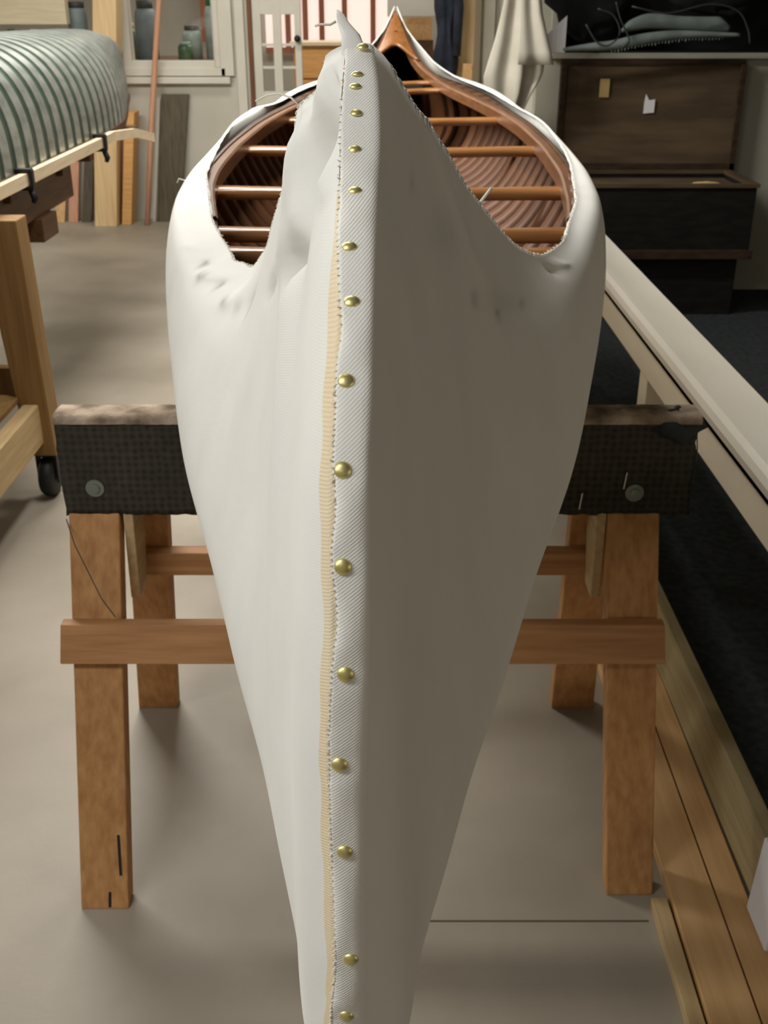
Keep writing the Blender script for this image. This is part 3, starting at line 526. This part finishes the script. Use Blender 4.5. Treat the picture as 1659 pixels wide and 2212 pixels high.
def cover(side, ds, v):
    x, d, z = hull(side, ds, v)
    for (s_, d0, v0, wd, wv, am, sk) in FOLDS:
        if s_ == side: x += side * am * math.exp(-((ds - d0 - sk * (v - v0)) / wd) ** 2 - ((v - v0) / wv) ** 2)
    if ds < 1.3:
        for (s_, pts, w_, am) in CREASE:
            if s_ == side: x += side * am * math.exp(-(polydist(ds, v, pts) / w_) ** 2) * min((ds - .8) / .012, 1) * min((1.0 - v) / .012 + .15, 1)
    return x, d, z

def to_local(x, d, z): return (x, d - .40, z)
STAIN_SHADE = [(-1, 1.20, .880, .007, .022, .5), (-1, 1.335, .880, .007, .024, .55), (-1, 1.43, .868, .008, .03, .5), (-1, 1.24, .875, .006, .02, .7), (-1, 1.38, .876, .006, .022, .7), (-1, .945, .884, .014, .008, .75), (-1, .876, .932, .008, .012, .72), (-1, 1.06, .88, .012, .012, .75),  # smudges, plus shade of the fold recesses painted into the cloth colour
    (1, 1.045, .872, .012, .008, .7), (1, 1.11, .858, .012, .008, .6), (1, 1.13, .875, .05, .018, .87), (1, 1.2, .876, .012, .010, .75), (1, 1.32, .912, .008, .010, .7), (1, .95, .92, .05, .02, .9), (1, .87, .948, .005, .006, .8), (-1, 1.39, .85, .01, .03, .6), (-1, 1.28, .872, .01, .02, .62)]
def stain_shade_at(s, ds, v):
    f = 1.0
    for s_, d0, v0, wd, wv, k in STAIN_SHADE:
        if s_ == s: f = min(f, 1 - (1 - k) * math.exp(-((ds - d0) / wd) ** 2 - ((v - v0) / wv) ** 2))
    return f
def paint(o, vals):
    me = o.data; ca = me.color_attributes.new('stain_shade', 'FLOAT_COLOR', 'POINT')
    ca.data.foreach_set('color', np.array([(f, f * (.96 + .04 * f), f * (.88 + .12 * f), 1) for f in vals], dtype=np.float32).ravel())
DS = np.concatenate([.80 + .10 * np.linspace(0, 1, 34) ** 1.6, np.linspace(.905, 1.7, 90), np.linspace(1.72, 4.9, 70), np.linspace(4.93, 5.36, 24)])
VS = np.concatenate([np.linspace(0, .46, 20), np.linspace(.48, 1, 60)])
def lip(side, ds):                              # raw edge turns over the gunwale
    x, d, z = cover(side, ds, 1); n = .004 + .0012 * math.sin(ds * 60) * math.sin(ds * 23 + 1)
    return x - side * n * min((ds - .8) / .3, 1), d, z - .003
for side in (1, -1):
    P = []; col_ = []
    for ds in DS:
        row = [to_local(*cover(side, ds, v)) for v in VS]; row.append(to_local(*lip(side, ds))); P.append(row)
        col_ += [stain_shade_at(side, ds, v) for v in VS] + [1]
    mb = MB(); mb.grid(P, flip=(side < 0)); o = mb.build('canvas_cover', M['canvas'], cn, True, fix=False); paint(o, col_)
    # frayed raw edge
    mb = MB(); r = np.random.RandomState(3 + side)
    for ds in np.concatenate([np.linspace(.83, 1.5, 170), np.linspace(1.5, 2.6, 90)]):
        x, d, z = cover(side, ds + r.randn() * .002, 1); L = .0012 + .003 * r.rand() ** 3; a = r.rand() * 6.28; up = .5 + .5 * r.rand()
        b = (x - side * L * 1.3 * (1 if ds > 1.2 else .9), d - .400 + .7 * L * math.cos(a), z + L * (up if ds < 1.3 else .3 * math.sin(a)))
        mb.tube([(x + side * .001, d - .40, z - .001), ((x + b[0]) / 2, d - .4 + L * .3 * math.sin(a), (z + b[2]) / 2 + .0004), b], [.0007, .0006, .0003], 4)
    o = mb.build('frayed_edge', M['thread'], cn, True); o['kind'] = 'stuff'
# ---- cloth strip wrapped over the stem, selvage under it
VST = np.linspace(.40, .999, 262)
def stem_pt(v): return np.array([fSD(v), fSZ(v)])
def stem_n(v):
    a, b = stem_pt(min(v + .004, 1)), stem_pt(max(v - .004, 0)); t = (a - b) / np.linalg.norm(a - b); return np.array([-t[1], t[0]])
Lx = pchip([.40, .4778, .5334, .5665, .6015, .6534, .7061, .7316, .7594, .7841, .8056, .8317, .8526, .8673, .8809, .8989, .9276, .9489, .9608, .9753, 1], [-.0116, -.0116, -.009, -.0085, -.0096, -.0099, -.008, -.005, -.0076, -.0053, -.0069, -.0064, -.0066, -.005, -.0067, -.0092, -.0117, -.0137, -.0147, -.0145, -.0147])
Bx = pchip([.40, .4778, .5334, .5665, .5973, .6382, .6749, .7061, .7377, .7594, .7818, .8056, .8546, .8724, .8896, .9206, .9489, .974, 1], [-.0154, -.0154, -.0132, -.0130, -.0138, -.0140, -.0140, -.0126, -.0111, -.0118, -.0128, -.0126, -.0121, -.0123, -.0121, -.0147, -.0173, -.0179, -.0178])
TV = [.9984, .9813, .9753, .9643, .9489, .9276, .9007, .8793, .8488, .8013, .7545, .7057, .6534, .6012, .5485, .4778]
TX = [-.0029, -.0055, -.0062, -.0048, -.0047, -.0028, -.0033, -.0006, -.0017, -.0023, -.0021, -.0012, -.0046, -.0027, -.0004, -.0034]
def bulge(v):                                   # cloth puffs between tacks
    b = 0
    for t in TV: b = max(b, math.exp(-((v - t) / .010) ** 2))
    return .0016 * (1 - b) * (.6 + .4 * math.sin(v * 90))
r = np.random.RandomState(9); P = []; jit = r.randn(len(VST)) * .00025
for i, v in enumerate(VST):
    c, n = stem_pt(v), stem_n(v); xl, xr = Lx(v) + jit[i], fRx(v); w = xr - xl; bg = bulge(v); row = []
    for q, off in ((0, .0003), (.004, .0016), (.10, .0019 + bg * .55), (.3, .0021 + bg), (.5, .0022 + bg * .9), (.7, .0022 + bg * .6), (.86, .0019 + bg * .25), (.95, .0012), (1.0, .0002)):
        p = c + n * off; row.append((xl + w * q, p[0] - .40, p[1]))
    for k in (.0025, .0055):                    # runs on round the corner onto the right side
        x, d, z = cover(1, .80 + k * .25, v); row.append((x + .0003, d - .40, z))
    P.append(row)
st = MB().grid(P).build('stem_strip', M['twill'], cn, True, fix=False); paint(st, [1] * (len(VST) * 11))
P = []
for i, v in enumerate(VST[::2]):
    c, n = stem_pt(v), stem_n(v); x0 = Lx(v) + .002; tp = min(max((.955 - v) / .06, 0), 1); x1 = x0 + (Bx(v) + .0006 * math.sin(v * 140) - x0) * tp; row = []
    lo = .80
    for q in np.linspace(0, 1, 8):
        x = x0 + (x1 - x0) * q
        if x > fLx(v): p = c + n * .0009; row.append((x, p[0] - .40, p[1]))
        else:
            a, b = .80, .90
            for _ in range(22):
                m_ = (a + b) / 2
                if cover(-1, m_, v)[0] > x: a = m_
                else: b = m_
            X, d, z = cover(-1, a, v); row.append((X - .0006, d - .40 - .0006, z))
    P.append(row)
P = P[:int(len(P) * .92)]
sl = MB().grid(P).build('selvage_edge', M['selv'], cn, True, fix=False); paint(sl, [1] * (len(P) * 8))
mb = MB(); r = np.random.RandomState(12)
for v in np.linspace(.42, .985, 190):
    c, n = stem_pt(v), stem_n(v); x = Lx(v); p = c + n * .0014; L = .0006 + .0013 * r.rand() ** 2; a = r.randn() * .9
    mb.tube([(x + .0006, p[0] - .40, p[1]), (x - L * .5, p[0] - .4005, p[1] + L * .3 * a), (x - L, p[0] - .401, p[1] + L * .6 * a)], [.0005, .0004, .0002], 4)
o = mb.build('frayed_seam', M['thread'], cn, True); o['kind'] = 'stuff'
tk0 = None
for v, x in zip(TV, TX):
    c, n = stem_pt(v), stem_n(v)
    if tk0 is None:
        tk0 = MB().lathe([(0, .0017), (.0012, .00165), (.0024, .0013), (.0033, .0007), (.0039, .0001), (.0040, -.0004), (.0036, -.0008), (0, -.0008)], n=24).build('brass_tack', M['brass'], cn, True); t = tk0
    else: t = tk0.copy(); COL.objects.link(t); t.parent = cn
    p = c + n * (.0026 + bulge(v) * .8); nv = Vector((.02 * math.sin(v * 99), n[0], n[1] + .06 * math.sin(v * 321))).normalized()
    if .972 < v < .99 or .962 < v < .966: nv = (nv + Vector((0, .25, .1))).normalized()
    t.location = (x, p[0] - .40 - (.012 if v > .99 else 0), p[1] - (.0015 if v > .99 else 0)); t.rotation_euler = nv.to_track_quat('Z', 'Y').to_euler()
# ---- pulled cloth tail over the tip and stray threads
def loc(X, D, Z): return (X - (AX0 + AXS * (D - .4)), D - .40, Z - KZ)
tl = [(-0.0062, 0.372, 0.600), (-0.0087, 0.388, 0.609), (-0.0119, 0.405, 0.619), (-0.0182, 0.422, 0.626), (-0.0203, 0.432, 0.631), (-0.0224, 0.438, 0.634)]; wv = [0.0068, 0.0085, 0.0061, 0.0041, 0.0028, 0.001]; P = []
for (x, y, z), w_ in zip(tl, wv): fl_ = .2 if y < .38 else .4; P.append([(x + w_ * math.cos(a) * (1 + .12 * math.sin(3 * a + x * 300)), y + .25 * w_ * math.sin(a), z + fl_ * w_ * math.sin(a)) for a in np.linspace(0, 2 * math.pi, 18, endpoint=False)])
mb = MB(); mb.grid(P, closed=True); mb.add(P[-1], [tuple(range(18))]); o = mb.build('cloth_tail', M['canvas'], cn, True); paint(o, [.97] * len(o.data.vertices))
for pts, rad in (([(-0.0232, 0.428, 0.627), (-0.0272, 0.428, 0.625), (-0.0352, 0.428, 0.625), (-0.0382, 0.428, 0.624)], .0010), 
                 ([(-.058, .50, .566), (-.064, .503, .571), (-.074, .506, .574), (-.084, .507, .5725), (-.093, .508, .568)], .0009)):
    MB().tube(pts, rad, 6).build('loose_thread', M['thread'], cn, True)
x, d, z = cover(1, 1.09, 1); MB().tube([(x - .001, d - .40, z), (x + .006, d - .395, z + .008), (x + .011, d - .39, z + .013)], .0016, 6).build('loose_thread', M['thread'], cn, True)
x, d, z = cover(-1, 2.2, .75); MB().tube([(x + .003, d - .42, z), (x - .012, d - .42, z + .004), (x - .016, d - .42, z - .004)], .0012, 6).build('loose_thread', M['thread'], cn, True)
# ---- interior woodwork
WB = pchip([.8, 1.2, 1.4, 1.63, 1.8, 2.08, 2.3, 2.75, 3.1, 3.5, 3.95, 4.4, 4.8, 5.0, 5.15, 5.28, 5.36], [.003, .135, .212, .268, .302, .340, .362, .380, .378, .359, .3047, .2194, .1488, .1029, .0638, .030, .004])
WZ = pchip([.8, 1.2, 1.4, 1.63, 2.3, 2.75, 3.5, 3.95, 4.4, 4.8, 5.0, 5.15, 5.28, 5.36], [.55, .385, .342, .338, .336, .334, .333, .339, .355, .383, .419, .479, .551, .606])
def wbs(side, d):
    s_ = fbS[side][0](d); t = min(max((d - 2.0) / .5, 0), 1); return min(WB(d), s_ - .010) * t + (s_ + .006) * (1 - t)
_WZ = WZ
WZ = lambda d: _WZ(d) - .016 * (1 - min(max((d - 2.0) / .5, 0), 1))
def inner(side, d, v, off):                     # inside face of the planking
    p = cat(ctrl(side, d), v); b = max(p[0] - off, 0); z = p[2] + off * (1 - v) ; k = max(0, (v - .55) / .45) ** 1.5
    wb, wz = wbs(side, d) - off + .012, WZ(d) - .008
    return side * (b * (1 - k) + min(b, wb, p[0] - .009) * k), p[1], min(z, z * (1 - k) + wz * k)
vi = np.linspace(0, 1, 26); vr = np.linspace(0, .93, 26)
P = []
for d in np.linspace(1.06, 5.355, 112): P.append([to_local(*inner(-1, d, v, .012)) for v in vi[::-1]] + [to_local(*inner(1, d, v, .012)) for v in vi[1:]])
MB().grid(P).build('planking', M['plank'], cn, True)
for d in np.arange(1.15, 5.1, .128):
    P = []
    for o1, dd in ((.012, 0), (.0215, .006), (.0215, .070), (.012, .076)):
        P.append([to_local(*inner(-1, d + dd, v, o1)) for v in vr[::-1]] + [to_local(*inner(1, d + dd, v, o1)) for v in vr[1:]])
    MB().grid(P).build('rib', M['rib'], cn, True)
for side in (1, -1):
    P = []
    for d in np.linspace(1.80, 5.30, 110):
        b, z = max(wbs(side, d), .004), WZ(d); w_ = min(.020, b * .8); P.append([(side * b, d - .4, z), (side * b, d - .4, z - .034), (side * (b - w_), d - .4, z - .034), (side * (b - w_), d - .4, z - .004), (side * (b - w_ * .8), d - .4, z)])
    mb = MB(); mb.grid(P, closed=True); mb.add(P[0], [tuple(range(5))]); mb.build('inwale', M['inwale'], cn)
    P = []                                      # planking edge outside the inwale
    for d in np.linspace(1.95, 5.33, 110):
        b, z = max(wbs(side, d), .003) + .002, WZ(d); P.append([(side * b, d - .4, z - .03), (side * b, d - .4, z + .003), (side * (b + .006), d - .4, z + .003), (side * (b + .006), d - .4, z - .03)])
    MB().grid(P, closed=True).build('plank_edge', M['carty'], cn)
def thwart(d, wmid, th, name='thwart', par=cn, zoff=-.036):
    bl, br = wbs(-1, d) - .006, wbs(1, d) - .006; z = WZ(d) + zoff; P = []
    for t in np.linspace(-1, 1, 41):
        a = abs(t); w_ = wmid * (.62 + .38 * math.cos(min(a, .62) / .62 * math.pi) * .5 + .19) if a < .62 else wmid * (.62 + .30 * ((a - .62) / .38) ** 1.5)
        zz = z - .004 * math.cos(a * math.pi) * .6; h = th / 2
        P.append([((br + bl) / 2 * t + (br - bl) / 2, d - .4 + y, zz + q) for y, q in ((-w_, -h * .3), (-w_, h * .3), (-w_ * .7, h), (w_ * .7, h), (w_, h * .3), (w_, -h * .3), (w_ * .7, -h), (-w_ * .7, -h))])
    mb = MB(); mb.grid(P, closed=True); mb.add(P[0], [tuple(range(8))]); mb.add(P[-1], [tuple(range(8))]); return mb.build(name, M['thwart'], par, True)
for d in (2.22, 2.84, 3.62): thwart(d, .034, .022)
for d0, d1 in ((1.67, 1.84), (4.56, 4.76)):
    s0 = thwart(d0, .026, .022, 'seat_frame', cn, -.040); thwart(d1, .026, .022, 'seat_frame', cn, -.040)
    bb = min(WB(d0), WB(d1)) * .72; z = (WZ(d0) + WZ(d1)) / 2 - .036
    if d0 > 2: MB().box(-bb, bb, d0 - .39, d1 - .41, z - .003, z + .001).build('cane_seat', M['selv'], cn)
dk = []
for t in np.linspace(0, 1, 14):
    row = []
    for s in np.linspace(-1, 1, 17):
        d = 4.98 + (5.355 - 4.98) * t; d = d + (1 - t) * .13 * (1 - s * s); b = max(WB(d) - .004, .002); row.append((s * b, d - .4, WZ(d) + .002 + .012 * (1 - s * s) * (1 - t)))
    dk.append(row)
solid(MB().grid(dk).build('deck', M['deck'], cn, True), .012)
x0 = 5.18; MB().lathe([(0, .0), (.009, 0), (.009, .003), (0, .003)], (.0, x0 + .04 - .4, WZ(5.22) + .012), 14).build('deck_screw', M['iron'], cn)
